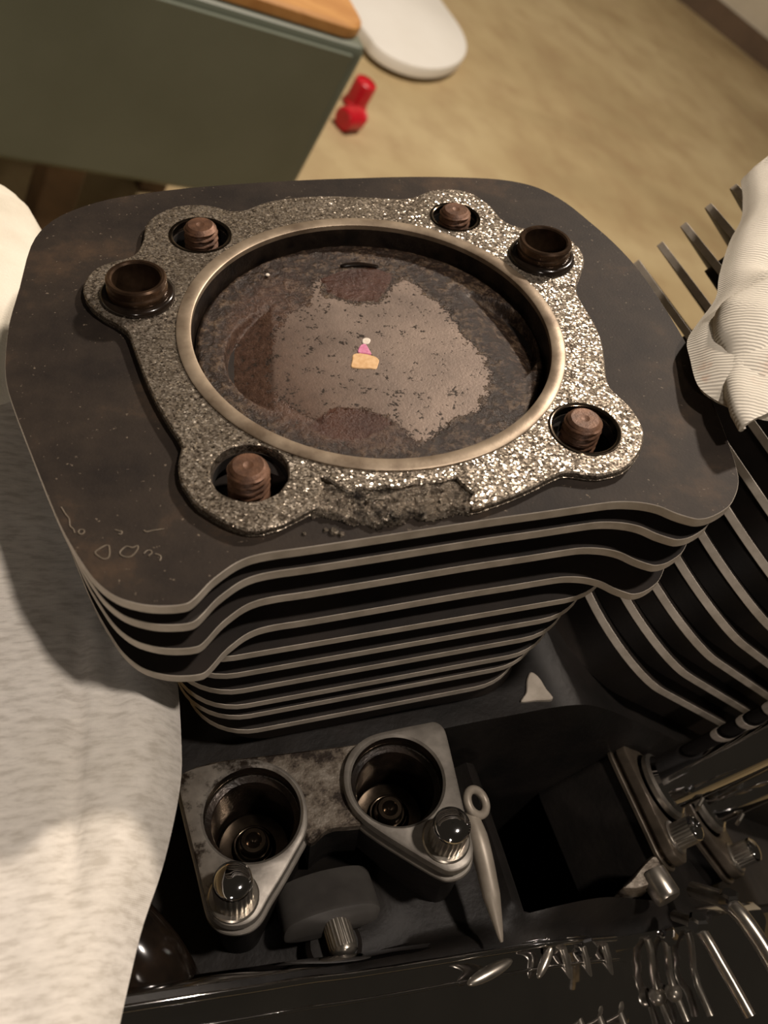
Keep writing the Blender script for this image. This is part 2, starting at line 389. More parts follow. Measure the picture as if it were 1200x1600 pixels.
GASKET = [(-5.2, 4.5), (-5.09, 5.09), (-4.77, 5.58), (-4.19, 5.94), (-3.57, 5.97), (-3.06, 5.79), (-2.74, 5.56), (-2.29, 5.58), (-1.79, 5.86), (-1.02, 6.05), (-0.08, 6.06), (1.03, 5.92), (2.14, 5.7), (2.64, 5.72), (3.1, 5.96), (3.64, 6.08), (4.12, 6.0), (4.54, 5.71), (4.84, 5.09), (4.94, 4.37), (5.2, 3.98), (5.62, 3.77), (6.18, 3.55), (6.59, 3.18), (6.74, 2.72), (6.66, 2.14), (6.39, 1.66), (6.04, 1.17), (5.88, 0.85), (5.81, 0.46), (5.8, -0.41), (5.72, -1.18), (5.48, -1.95), (5.25, -2.59), (5.19, -3.0), (5.33, -3.45), (5.42, -3.91), (5.39, -4.4), (5.19, -4.83), (4.82, -5.26), (4.37, -5.54), (3.94, -5.62), (3.56, -5.6), (3.23, -5.46), (3.02, -5.41), (2.74, -5.46), (2.24, -5.65), (1.56, -5.87), (1.08, -5.98), (0.6, -6.06), (0.61, -5.76), (0.76, -5.64), (0.59, -5.37), (0.52, -5.15), (0.38, -5.16), (0.18, -5.2), (-0.25, -5.19), (-0.53, -5.16), (-0.8, -5.22), (-1.08, -5.11), (-1.4, -5.15), (-1.68, -5.03), (-1.9, -5.03), (-2.09, -4.89), (-2.21, -4.72), (-2.36, -4.62), (-2.34, -4.91), (-2.51, -5.15), (-2.52, -5.38), (-2.67, -5.46), (-2.96, -5.58), (-3.39, -5.76), (-3.79, -5.82), (-4.11, -5.78), (-4.51, -5.49), (-4.95, -4.99), (-5.15, -4.53), (-5.24, -4.14), (-5.2, -3.65), (-5.09, -3.27), (-5.16, -2.93), (-5.3, -2.51), (-5.47, -1.87), (-5.62, -1.21), (-5.76, -0.31), (-5.85, 0.4), (-5.96, 0.82), (-6.16, 1.09), (-6.44, 1.4), (-6.72, 1.86), (-6.84, 2.39), (-6.75, 2.91), (-6.48, 3.33), (-6.07, 3.56), (-5.66, 3.68), (-5.4, 3.94)]
TORN = [(-2.5, -4.48), (-2.35, -4.58), (-2.12, -4.81), (-1.81, -4.97), (-1.07, -5.08), (-0.51, -5.09), (0.21, -5.1), (0.58, -5.12), (0.71, -5.37), (0.83, -5.61), (0.65, -5.8), (0.66, -6.05), (0.29, -5.99), (-0.08, -6.06), (-0.48, -6.06), (-0.67, -5.92), (-0.94, -6.05), (-1.26, -6.02), (-1.47, -6.09), (-1.7, -5.91), (-1.94, -5.9), (-2.19, -5.7), (-2.41, -5.61), (-2.58, -5.51), (-2.74, -5.48)]
STUDHOLE = [(-3.71, 4.48), (3.59, 4.58), (3.98, -4.21), (-3.79, -4.24)]
STUDTOP = [(-3.69, 4.47), (3.54, 4.47), (3.9, -4.19), (-3.83, -4.35)]
DOWELTOP = [(-5.57, 1.97), (5.3, 2.15)]
DOWELBASE = [(-5.54, 2.04), (5.44, 2.37)]
CLEAN = [(-0.79, 2.88), (-0.77, 2.14), (-0.17, 1.73), (0.61, 1.62), (1.06, 2.18), (1.52, 2.71), (1.96, 1.95), (2.25, 1.27), (2.38, 0.36), (2.59, -0.45), (2.78, -0.91), (2.53, -2.0), (2.11, -2.54), (1.57, -2.9), (0.91, -3.1), (0.18, -3.61), (0.03, -3.02), (-0.24, -2.7), (-0.8, -2.28), (-1.39, -2.14), (-1.83, -2.44), (-2.15, -2.3), (-2.53, -1.68), (-2.89, -1.17), (-2.64, -0.28), (-2.41, 0.66), (-1.93, 1.48), (-1.32, 1.74), (-0.89, 2.72)]
OIL1 = [(-0.69, 2.86), (-0.65, 2.2), (-0.22, 1.82), (0.56, 1.63), (1.03, 2.27), (1.29, 2.82), (0.78, 3.18), (0.05, 3.18)]
OIL2 = [(-2.17, -2.66), (-1.79, -2.3), (-1.38, -2.1), (-0.8, -2.28), (-0.39, -2.52), (-0.24, -2.8), (-0.61, -3.12), (-1.25, -3.23), (-1.81, -3.07)]
TAN = [(-0.59, -0.35), (-0.44, -0.31), (-0.28, -0.36), (-0.14, -0.43), (-0.04, -0.51), (0.01, -0.64), (-0.06, -0.81), (-0.15, -0.95), (-0.31, -0.91), (-0.47, -0.89), (-0.62, -0.85), (-0.74, -0.78), (-0.66, -0.56)]
PINK = [(-0.41, -0.32), (-0.44, -0.23), (-0.31, -0.02), (-0.18, 0.0), (-0.14, -0.21), (-0.13, -0.41), (-0.28, -0.36)]
WHITE = [(-0.25, 0.07), (-0.2, 0.2), (-0.08, 0.24), (-0.01, 0.15), (-0.09, 0.01), (-0.2, 0.0)]
REL_L = [(-2.31, 1.4), (-2.78, -1.48), (-3.56, 0.5), (-3.53, -1.15)]
REL_R = [(3.34, 1.92), (3.85, -2.04), (4.38, -1.14), (4.44, 0.7)]
SCR0 = [(-7.63, -4.34), (-7.55, -4.55), (-7.49, -4.68), (-7.48, -4.86), (-7.42, -4.96), (-7.4, -5.06)]
SCR1 = [(-7.33, -5.06), (-7.3, -5.0), (-7.23, -5.01), (-7.22, -5.08), (-7.28, -5.12), (-7.33, -5.06)]
SCR2 = [(-6.77, -5.5), (-6.85, -5.49), (-7.03, -5.6), (-7.01, -5.69), (-6.89, -5.81), (-6.8, -5.79), (-6.77, -5.67), (-6.77, -5.5)]
SCR3 = [(-6.56, -5.67), (-6.45, -5.58), (-6.33, -5.63), (-6.23, -5.6), (-6.25, -5.71), (-6.37, -5.84), (-6.5, -5.83), (-6.58, -5.74), (-6.56, -5.67)]
SCR4 = [(-6.63, -5.12), (-6.55, -5.17), (-6.5, -5.19), (-6.52, -5.25), (-6.57, -5.24)]
SCR5 = [(-6.13, -5.82), (-6.07, -5.76), (-6.0, -5.76), (-5.98, -5.83), (-6.05, -5.89)]
SCR6 = [(-5.92, -5.86), (-5.83, -5.92), (-5.82, -5.99), (-5.85, -6.05)]
SCR7 = [(-6.08, -5.23), (-6.03, -5.28), (-5.89, -5.27), (-5.68, -5.27)]
FL_L = [(-6.23, -7.19), (-6.02, -6.94), (-5.36, -6.87), (-4.47, -6.92), (-3.85, -7.18), (-3.42, -7.6), (-3.2, -8.17), (-3.22, -8.75), (-3.35, -9.14), (-3.62, -9.48), (-4.13, -10.06), (-4.5, -10.45), (-4.78, -10.77), (-5.06, -10.91), (-5.4, -10.9), (-5.67, -10.78), (-5.86, -10.55), (-5.94, -10.24), (-6.03, -9.32), (-6.15, -8.26)]
FL_R = [(-2.14, -8.05), (-1.97, -7.55), (-1.62, -7.17), (-1.13, -6.96), (-0.41, -6.92), (0.32, -6.92), (0.68, -6.94), (0.86, -7.17), (0.87, -7.52), (0.8, -8.42), (0.71, -9.46), (0.67, -10.12), (0.63, -10.44), (0.47, -10.72), (0.19, -10.86), (-0.09, -10.86), (-0.3, -10.74), (-0.63, -10.44), (-1.08, -10.0), (-1.53, -9.54), (-1.91, -9.08), (-2.13, -8.57)]
BORES = [(-4.55, -8.37), (-0.77, -8.32)]
SCREWB = [(-5.3, -10.27), (0.01, -10.09)]
SCREWT = [(-5.31, -10.16), (-0.03, -10.13)]
WEB = [(-6.2, -6.91), (-5.36, -6.71), (-3.54, -6.88), (-1.82, -6.97), (-0.75, -6.95), (-0.65, -7.91), (-1.37, -9.32), (-1.85, -9.24), (-2.24, -9.12), (-2.56, -9.07), (-2.85, -9.11), (-3.14, -9.28), (-3.57, -9.64), (-4.66, -9.55), (-6.06, -8.43)]
COVER = [(-8.31, -12.3, -6.5), (-6.46, -12.3, -7.28), (-5.11, -12.3, -7.9), (-3.95, -12.3, -8.38), (-2.7, -12.3, -9.09), (-0.29, -12.3, -10.15), (1.23, -12.3, -10.78), (3.11, -12.3, -11.69), (5.36, -12.3, -13.25), (7.37, -12.3, -14.12), (8.73, -12.3, -14.72), (9.76, -12.3, -13.93), (10.56, -12.3, -12.76)]
CLOTH = [(-6.07, -4.63), (-5.99, -5.55), (-5.99, -6.23), (-6.05, -7.2), (-6.14, -8.25), (-6.36, -9.07), (-6.58, -9.71), (-6.8, -10.31), (-7.02, -10.76), (-7.25, -11.2), (-7.42, -11.68), (-7.61, -12.25), (-7.78, -12.75), (-7.92, -13.23)]
TOWEL = [(-10.3, 13.0), (-9.49, 12.61), (-8.99, 12.16), (-8.59, 11.54), (-8.3, 10.75), (-8.2, 10.01), (-8.23, 8.77), (-8.34, 7.13), (-8.58, 5.32), (-8.84, 3.67), (-8.98, 2.13), (-9.05, 0.7)]
RAG = [(14.99, 5.5), (13.67, 5.38), (12.98, 4.25), (12.27, 3.09), (11.28, 2.03), (10.18, 0.62), (9.57, -0.32), (8.63, -1.16), (7.92, -1.84), (7.62, -2.55), (7.32, -3.45), (7.41, -3.92), (7.72, -4.31), (8.1, -4.63), (8.59, -4.77)]
ROLL = [(10.57, -0.92), (9.62, -1.07), (8.92, -1.25), (8.58, -1.6), (8.28, -2.2), (8.24, -2.69), (8.11, -3.16), (7.83, -3.58), (7.52, -4.44), (7.46, -5.07)]
PICKRING = [(1.47, -8.99, -8.8)]
PICK = [(1.14, -9.1, -8.9), (1.08, -10.27, -9.0), (1.06, -11.31, -9.3), (1.06, -12.33, -9.7)]
BOXTOP = [(36.5, 78.2, -30.0), (18.2, 75.2, -30.0), (39.5, 85.3, -30.0), (-1.4, 72.3, -30.0), (26.3, 80.5, -30.0)]
BOXBOT = [(1.5, 65.0, -47.5), (9.2, 66.7, -47.5), (20.0, 68.6, -47.5)]
LEG = [(18.2, 94.7, -75.0), (24.2, 96.9, -75.0), (21.4, 100.1, -75.0)]
WHITEB = [(95.4, 168.6, -71.0), (105.6, 172.1, -71.0), (113.6, 178.9, -71.0), (118.7, 187.1, -71.0), (120.0, 196.2, -71.0), (118.3, 204.5, -71.0), (117.8, 209.1, -71.0), (85.3, 172.4, -71.0), (88.4, 168.2, -71.0)]
RED = [(73.8, 140.0, -74.0), (78.6, 151.2, -74.0)]
BASEB = [(283.1, 323.5, -75.0), (326.5, 297.2, -75.0), (335.7, 358.3, -75.0), (357.8, 340.6, -75.0), (297.0, 332.7, -75.0)]
STAIN = [(306.6, 300.7, -75.0), (311.8, 276.8, -75.0)]
BOXV = []

WEBP = [(-6.2, -6.91), (-5.36, -6.71), (-3.54, -6.85), (-1.95, -6.98), (-1.35, -7.02), (-1.62, -7.3), (-1.98, -7.75), (-2.1, -8.2), (-2.06, -8.65), (-1.85, -9.12), (-2.24, -9.12), (-2.56, -9.07), (-2.85, -9.11), (-3.25, -9.32), (-3.35, -9.0), (-3.3, -8.2), (-3.5, -7.6), (-3.9, -7.3), (-4.5, -7.0), (-5.4, -6.98)]
GAP_PATCH = [(3.5, -6.55), (3.75, -6.3), (3.9, -5.95), (4.12, -5.7), (4.3, -5.9), (4.38, -6.3), (4.45, -6.66), (3.95, -6.6)]
# ================================================================== the garage
fl = MB().add([(-400, -400, -75), (700, -400, -75), (700, 700, -75), (-400, 700, -75)], [(0, 1, 2, 3)])
single('floor', fl, 'floor', (0, 0, -75), WORLD, 'stained tan concrete garage floor', None, kind='structure')
# far wall with its dark skirting, running obliquely across the top corner
A = Vector((283.1, 323.5, 0)); B = Vector((326.5, 297.2, 0)); d = (B-A).normalized(); nrm = Vector((-d.y, d.x, 0))
wm = Matrix.Translation(A) @ Matrix(((d.x, nrm.x, 0, 0), (d.y, nrm.y, 0, 0), (0, 0, 1, 0), (0, 0, 0, 1)))
single('wall_back', MB().add(*(lambda b: (b.v, b.f, b.m))(box(-500, 400, 2.0, 14, -75, 190)), mtx=wm), 'wall', tuple(A[:2])+(-75,), WORLD, 'off-white garage wall above the dark skirting', None, kind='structure')
single('baseboard_back', MB().add(*(lambda b: (b.v, b.f, b.m))(box(-500, 400, 0.6, 2.0, -75, -66)), mtx=wm), 'base', tuple(A[:2])+(-75,), WORLD, 'dark brown skirting along the far garage wall', None, kind='structure')
pp = MB().add(*(lambda b: (b.v, b.f, b.m))(tube([(62, -1.2, -75), (62, -1.2, 180)], 2.2, 14)), mtx=wm)
single('wall_conduit', pp, 'white_plastic', tuple((wm @ Vector((62, -1.2, -75)))), WORLD, 'off-white pipe standing against the far wall above the skirting', 'pipe')

# green box with a wooden lid, on a stand
bd = (Vector(BOXTOP[0])-Vector(BOXTOP[1])); bd.z = 0; bd.normalize(); bn = Vector((-bd.y, bd.x, 0)); C0 = Vector(BOXTOP[0])
bm = Matrix.Translation((C0.x, C0.y, 0)) @ Matrix(((bd.x, bn.x, 0, 0), (bd.y, bn.y, 0, 0), (0, 0, 1, 0), (0, 0, 0, 1)))
def bxf(mb): return MB().add(mb.v, mb.f, mb.m, bm)
g = thing('storage_box', 'grey-green enamelled box with a varnished wooden lid, raised on brown legs', 'box', (C0.x-20, C0.y+12, -75), WORLD)
part('body', bxf(prism(rrect(-46, 1.0, -0.6, 34, (1.4,)*4, 6), [(0.9, -30.0), (0.35, -30.2), (0, -30.9), (0, -52.2), (0.7, -53)])), 'green', g)
part('front_panel', bxf(MB().add(*(lambda b: (b.v, b.f, b.m))(box(-45.0, -1.0, -1.0, -0.5, -51.8, -30.9, 0, 0.5)))), 'green', g)
part('lid', bxf(prism(rrect(-45.4, 0.6, 0.3, 33.4, (3.2, 2.5, 2.5, 2.0), 8), [(0.5, -28.4), (0.1, -28.7), (0, -29.1), (0, -29.8), (0.2, -29.95)])), 'wood', g)
for lx, ly in ((-25.5, 6), (-41, 6), (-3, 28), (-41, 28)):
    part('leg', bxf(box(lx-2.3, lx+2.3, ly-2.3, ly+2.3, -75, -52.6, 0, 0.6)), 'brown', g)
# white rounded board lying by the box
wb_ = thing('plastic_board', 'white plastic board with a rounded end lying on the concrete', 'board', (104, 200, -75), WORLD)
ol = [(84, 175), (86.5, 169), (91, 166.6), (98, 167.3), (106, 171.5), (113.5, 178.5), (118.4, 187), (119.5, 196), (117, 206), (110, 236), (96, 262), (72, 260), (62, 238), (72, 200)]
part('slab', prism(crom(ol, 6), [(0.8, -70.6), (0.2, -70.9), (0, -71.4), (0, -73.4), (0.5, -73.8)]), 'white_plastic', wb_)
part('foot', prism(inset(ccw(crom(ol, 6)), 2.2), [(0, -73.6), (0, -75)]), 'brown', wb_)
# two red caps
for (x, y, h, rr), lab in (((73.8, 139.9, 6.4, 2.3), 'small red plastic bottle with a paler neck lying on the concrete'), ((77.6, 148.6, 6.2, 2.4), 'small red plastic bottle standing upright behind the lying one')):
    t = thing('red_bottle', lab, 'bottle', (x, y, -75), WORLD)
    if h > 6.3:
        mt = axis((x-2.6, y-1.6, -75+rr), (0.85, 0.5, 0))
        part('bottle', lathe([(0.3, 0), (rr*.8, .05), (rr, .4), (rr, 4.6), (rr*.7, 5.4)], 28, mt, cap0=True, cap1=True), 'red', t)
        part('neck', lathe([(rr*.62, 5.3), (rr*.62, 6.4), (rr*.5, 6.6)], 24, mt, cap1=True), 'pinkred', t)
    else:
        part('bottle', lathe([(rr, -75), (rr, -69.6), (rr*.94, -69.1), (rr*.8, -68.9), (rr*.74, -69.4), (0.1, -69.6)], 28, T(x, y, 0), cap0=True), 'red', t)
        part('rim', lathe([(rr+.05, -74.9), (rr+.25, -74.6), (rr+.25, -73.9), (rr, -73.6)], 28, T(x, y, 0)), 'red', t)

# ================================================================== crankcase
def coverz(x):
    P = [(-20, -1.2), (-13, -4.6)]+[(p[0], p[2]) for p in COVER[:11]]+[(14, -17), (30, -26)]
    for a, c in zip(P, P[1:]):
        if a[0] <= x <= c[0]: return a[1]+(c[1]-a[1])*(x-a[0])/(c[0]-a[0])
    return -9
def hcase(x, y):
    t = sstep(-6.95, -7.25, y)
    zr = -8.75*(1-t)+(-10.9)*t
    zf = (-3.25-x)*(1-t)+(-6.3-x)*t
    z = -math.log(math.exp(-2.2*zr)+math.exp(-2.2*zf))/2.2
    if t > 0.02:                             # pocket between the tappet blocks and its rim
        b = min(sstep(2.3, 3.2, x), sstep(7.6, 6.6, x), sstep(-11.6, -10.9, y))
        z -= 9*t*b
        rim = math.exp(-((x-1.9)/0.28)**2)*sstep(-12, -11, y)
        z += 0.35*t*rim
        z += 0.9*t*math.exp(-((x+2.6)/1.3)**2-((y+10.0)/0.9)**2)   # swelling behind the clamp
        z += (coverz(x)+.05-z)*sstep(-11.5, -12.1, y)
    z += 0.04*nz(x*.7, y*.7)
    return z
NX, NY = 150, 110; xs = [-13+i*39/(NX-1) for i in range(NX)]; ys = [-12.3+j*20.4/(NY-1) for j in range(NY)]
mb = grid([[(x, y, hcase(x, y)) for x in xs] for y in ys])
rim = [j for j in range(NX)]+[i*NX+NX-1 for i in range(1, NY)]+[(NY-1)*NX+j for j in range(NX-2, -1, -1)]+[i*NX for i in range(NY-2, 0, -1)]
o = len(mb.v); mb.v += [(mb.v[i][0]*.9+.3, mb.v[i][1]*.92, -30) for i in rim]; L = len(rim)
for k in range(L):
    q = (k+1) % L; mb.f.append((rim[q], rim[k], o+k, o+q)); mb.m.append(0)
mb.f.append(tuple(o+k for k in range(L))[::-1]); mb.m.append(0)
cc = thing('crankcase', 'black cast engine crankcase under the two finned cylinders', 'engine part', (2, -2, -30), ENG)
part('casting', mb, 'cast', cc, 60)
part('pale_gap_patch', prism(crom(GAP_PATCH, 4), [(0.03, -8.66), (0, -8.69), (0, -9.2)]), 'bare', cc, label='small pale patch standing in for a bright gap between the cylinders')  # added pale patch in place of the bright gap between the cylinders
part('boss', lathe([(0.75, -11.2), (0.72, -10.3), (0.6, -10.15), (0.1, -10.12)], 28, T(-3.0, -11.3, 0)), 'cast', cc)
part('hose_elbow', tube(crom([(-8.6, -9.6, -7.6), (-7.9, -10.6, -7.5), (-7.35, -11.4, -7.8), (-7.1, -12.0, -8.8), (-7.1, -12.2, -10.5)], 6, False), 0.9, 20), 'oring', cc, label='dark rubber elbow beside the cloth')

# ================================================================== rear cylinder
zfin = [-.25, -.92, -1.85, -3.0, -3.82, -4.62, -5.42, -6.22, -6.80, -7.68]
plate = ccw(crom(PLATE, 3))
rc = thing('engine_cylinder', 'black finned engine cylinder standing open with the head gasket on top', 'cylinder', (0, 0, -8.75), ENG)
holes = [circle(0, 0, 4.62, 96)]+[circle(x, y, r, 36) for (x, y), r in zip(STUDHOLE, (.74, .66, .76, .78))]+[circle(x, y, .66, 36) for x, y in DOWELBASE]
topf = part('cooling_fin', prism(plate, [(0.012, zfin[0]), (0, zfin[0]-.012), (0, zfin[0]-.26), (0.012, zfin[0]-.272)], holes, 0, 1, 2), ['deck', 'bare', 'hole'], rc, label='broad top fin with a bare metal edge and faint scratched rings')
for i in range(8):
    pts = [(x, y, zfin[0]+.004) for x, y in crom(globals()[f'SCR{i}'], 4, False)]
    part('scratch_mark', tube(pts, 0.016, 6), 'scratch', topf)
for k in range(1, 4):
    sx = (1, .955, .915, .885)[k]; sl = (1, .99, .98, .975)[k]; sy = (1, 1.0, .998, .995)[k]
    ol = [((x*sx if x > 0 else x*sl), y*sy) for x, y in plate]
    part('cooling_fin', prism(ol, [(0.012, zfin[k]), (0, zfin[k]-.012), (0, zfin[k]-.25), (0.012, zfin[k]-.262)], (), 0, 1), ['paint', 'bare'], rc)
for k, (xl, xr) in zip(range(4, 10), ((-6.25, 5.6), (-6.2, 5.1), (-6.1, 4.8), (-6.0, 4.55), (-5.95, 4.3), (-5.75, 3.9))):
    ol = rrect(xl, xr, -6.32, 6.2, (1.9, 2.2, 2.2, 1.7), 10)
    part('cooling_fin', prism(ol, [(0.012, zfin[k]), (0, zfin[k]-.012), (0, zfin[k]-.22), (0.012, zfin[k]-.232)], (), 0, 1), ['paint', 'bare'], rc)
part('barrel', lathe([(4.62, -.3), (5.15, -.44), (5.15, -8.7), (4.5, -8.75)], 72), 'paint', rc)
part('base_flange', prism(rrect(-5.3, 3.9, -6.15, 6.0, (1.6, 2, 2, 1.6), 8), [(0.04, -8.15), (0, -8.2), (0, -8.7)]), 'paint', rc)
part('cylinder_liner', lathe([(4.66, -.20), (4.55, -.10), (4.47, -.10), (4.44, -.35), (4.44, -4.5)], 128), 'liner', rc, label='oily dark bore wall')

# ---- piston
pmb = MB(); NR, NTH = 105, 330; RP = 4.41
att = {'clean': [], 'oil': [], 'film': []}
def prelief(x, y):
    """depth of the two valve pockets"""
    d = 0.0
    for s, (cx, cyy), r, ang in ((1, (-1.5, -.25), 2.2, math.radians(170.7)), (-1, (2.35, -.10), 2.0, math.radians(8))):
        ux, uy = math.cos(ang), math.sin(ang)
        u = (x-cx)*ux+(y-cyy)*uy
        edge = 1.065 if s == 1 else 0.85
        rr = math.hypot(x-cx, y-cyy)
        if u > edge and rr < r+.06:
            q = 0.42*(u-edge)*sstep(r+.06, r-.05, rr); d = max(d, q)
    return d
for i in range(NR+1):
    r = RP*(i/NR)**0.9
    for j in range(NTH):
        a = 2*math.pi*j/NTH; x, y = r*math.cos(a), r*math.sin(a)
        cl = sd((x, y), CLEAN); oi = max(sd((x, y), OIL1), sd((x, y), OIL2))
        c = max(0, min(1, 0.5+cl/0.9)); ov = max(0, min(1, 0.5+oi/0.5))
        film = max(0, min(1, (-x-0.2-0.25*y)/2.4))*sstep(4.0, 3.2, r)
        crust = sstep(.1, -.5, cl)*(1-film*.7)
        z = -.55 + 0.05*math.sqrt(max(0, 1-(r/RP)**2)) - prelief(x, y)
        z += crust*(0.016*max(-.3, nz(x*3.2, y*3.2, 1.3, 4))+0.020*max(-.2, nz(x*9, y*9, 4.0, 3)))
        z += 0.03*sstep(3.7, 4.1, r)*max(0, nz(x*2.2, y*2.2, 7.0))
        z -= 0.10*sstep(RP-.10, RP, r)
        pmb.v.append((x, y, z)); att['clean'].append(c); att['oil'].append(ov); att['film'].append(film)
for i in range(NR):
    for j in range(NTH):
        k = (j+1) % NTH
        pmb.f.append((i*NTH+j, (i+1)*NTH+j, (i+1)*NTH+k, i*NTH+k)); pmb.m.append(0)
ps = thing('piston', 'carbon-crusted piston crown inside the bore with brown oil patches', 'piston', (0, 0, -3.5), ENG)
pm = finish('crown', pmb, 'piston', 60, BASE[ps])
for k, v in att.items():
    a = pm.attributes.new(k, 'FLOAT', 'POINT'); a.data.foreach_set('value', v)
part('crown', pm, None, ps)
part('carbon_flake', prism(crom([(-.05, 3.36), (.35, 3.42), (.62, 3.36), (.95, 3.22), (.9, 3.12), (.55, 3.24), (.2, 3.27), (-.02, 3.26)], 3), [(.03, -.44), (0, -.46), (0, -.6)]), 'oring', ps, label='glossy black carbon flake')
part('skirt', lathe([(RP, -.66), (RP, -3.5)], 96), 'darksteel', ps)
fk = thing('paper_fleck', 'tiny torn tan, pink and white paper fleck stuck to the piston', 'paper scrap', (-.3, -.6, -.5), ENG)
for nm, ol, mt, z in (('tan_piece', TAN, 'tan', -.478), ('pink_piece', PINK, 'pink', -.472), ('white_piece', WHITE, 'white_fleck', -.47)):
    part(nm, prism(crom(ol, 3), [(0.02, z), (0, z-.015), (0, z-.04)]), mt, fk)
single('grit_speck', lathe([(0.01, .03), (.05, .02), (.06, 0), (.03, -.02)], 7, T(-2.12, 3.14, -.47), cap0=True, cap1=True), 'white_fleck', (-2.12, 3.14, -.49), ENG, 'single white grit speck on the sooty piston rim', 'grit')

# ---- head gasket
hg = thing('head_gasket', 'mottled grey cylinder head gasket with ears, torn along one edge', 'gasket', (0, 0, -.25), ENG)
gol = ccw(crom(GASKET, 2))
gol = [(x+.012*nz(x*6, y*6, 2.0), y+.012*nz(x*6, y*6, 9.0)) for x, y in gol]
gh = [circle(0, 0, 4.62, 120)]+[[(x+.02*nz(x*5, y*5), y+.02*nz(x*5, y*5, 5)) for x, y in circle(hx, hy, r, 40)] for (hx, hy), r in zip(STUDHOLE, (.80, .70, .82, .82))]+[circle(x, y, .86, 36) for x, y in DOWELBASE]
part('facing', prism(gol, [(0.04, 0.0), (0, -.035), (0.0, -.12), (0.06, -.14), (0.06, -.17), (0.0, -.19), (0.02, -.25)], gh, 0, 0, 0, 0.03), 'gasket', hg, 30)
part('fire_ring', lathe([(4.47, -.12), (4.47, .03), (4.50, .05), (4.79, .055), (4.82, .035), (4.825, -.22)], 160), 'ring', hg, label='tan steel fire ring around the bore')
for (x, y), r in zip(STUDHOLE[:3], (.80, .70, .82)):
    part('eyelet', lathe([(r-.06, -.15), (r-.06, .0), (r-.02, .022), (r+.035, .018), (r+.05, .0)], 40, T(x, y, 0)), 'darksteel', hg)
# torn section: a rough eroded core with scabs
tol = ccw(crom(TORN, 3)); xs = [-2.85+i*.025 for i in range(152)]; ysq = [-6.25+j*.025 for j in range(75)]
tm = MB(); idx = {}
def thz(x, y, s):
    z = -.09+.04*nz(x*2.6, y*2.6, 3.0, 4)+.035*abs(nz(x*7, y*7, 1.0, 4))
    scab = sstep(.12, .22, nz(x*1.5+3.1, y*3.0, 8.0, 3)); z += .05*scab
    crack = abs(nz(x*1.9, y*2.4, 12.0, 3)); z -= .07*sstep(.05, .0, crack)
    return -.25+(z+.25)*sstep(-.02, .10, s)
for i, x in enumerate(xs):
    for j, y in enumerate(ysq):
        s = sd((x, y), tol)+.05*nz(x*5, y*5, 6.0)
        if s > -.01 and math.hypot(x, y) > 4.7: idx[i, j] = len(tm.v); tm.v.append((x, y, thz(x, y, s)))
for (i, j) in list(idx):
    q = [(i, j), (i+1, j), (i+1, j+1), (i, j+1)]
    if all(k in idx for k in q): tm.f.append(tuple(idx[k] for k in q)); tm.m.append(0)
part('torn_core', tm, 'torn', hg, 60, label='crumbled burnt section of the gasket edge')
for ol, z in ((crom([(-2.2, -4.52), (-1.6, -4.78), (-1.0, -4.93), (-.55, -4.93), (-.5, -5.02), (-.9, -5.08), (-1.15, -5.2), (-1.5, -5.12), (-1.8, -5.16), (-2.05, -4.95)], 3), -.01),
              (crom([(-1.55, -5.28), (-1.2, -5.33), (-.7, -5.25), (-.2, -5.33), (-.25, -5.45), (-.6, -5.42), (-.85, -5.55), (-1.1, -5.42), (-1.5, -5.47)], 3), -.02),
              (crom([(-1.4, -5.75), (-1.0, -5.62), (-.6, -5.7), (-.7, -5.9), (-1.0, -5.97), (-1.3, -6.0)], 3), -.05),
              (crom([(.05, -5.5), (.35, -5.4), (.55, -5.6), (.3, -5.85), (0, -5.75)], 3), -.06)):
    part('torn_flake', prism([(x+.03*nz(x*7, y*7), y+.03*nz(x*7, y*7, 4)) for x, y in ol], [(0.05, z), (0.01, z-.03), (0, z-.10)]), 'torn', hg, 30)
for x, y, r in ((-2.35, -5.95, .10), (-2.2, -6.05, .07), (-2.5, -5.88, .06), (-2.95, -5.9, .05)):
    v = [(x+r*(1+.4*nz(a*2, x*9))*math.cos(a)*math.sin(b), y+r*(1+.4*nz(a*2, y*9))*math.sin(a)*math.sin(b), -.24+r*.8*math.cos(b)) for b in (0.3, .8, 1.3, 1.7) for a in [k*math.pi/4 for k in range(8)]]
    f = [(i*8+k, (i+1)*8+k, (i+1)*8+(k+1) % 8, i*8+(k+1) % 8) for i in range(3) for k in range(8)]+[tuple(range(8))]
    single('gasket_crumb', MB().add(v, f), 'torn', (x, y, -.25), ENG, 'grey gasket crumb lying on the top fin below the torn edge', 'crumb', 'gasket crumbs by the torn edge')

# ---- studs
sm = MB(); n = 28; pit = .175; zz = [-2.6+.02*i for i in range(int(2.8/.02))]
for z in zz:
    for i in range(n):
        a = 2*math.pi*i/n; ph = (z/pit-i/n) % 1; tri = abs(2*ph-1)
        r = .37+.09*tri; r -= .07*sstep(.13, .18, z)*tri; sm.v.append((r*math.cos(a), r*math.sin(a), z))
for k in range(len(zz)-1):
    for i in range(n):
        j = (i+1) % n; sm.f.append((k*n+i, k*n+j, (k+1)*n+j, (k+1)*n+i)); sm.m.append(0)
cap = lathe([(.40, .165), (.335, .225), (.325, .23), (.11, .226), (.06, .205), (.005, .20)], n)
stud_lab = ('rusty threaded cylinder stud beside the dowel on the green box side',
            'rusty threaded cylinder stud beside the dowel on the leaning cylinder side',
            'rusty threaded cylinder stud in the bright glinting gasket ear near the white rag',
            'rusty threaded cylinder stud beside the torn gasket edge and the scratched rings')
smesh = finish('thread', sm, 'rust', 50); cmesh = finish('stud_end', cap, 'rust', 18)
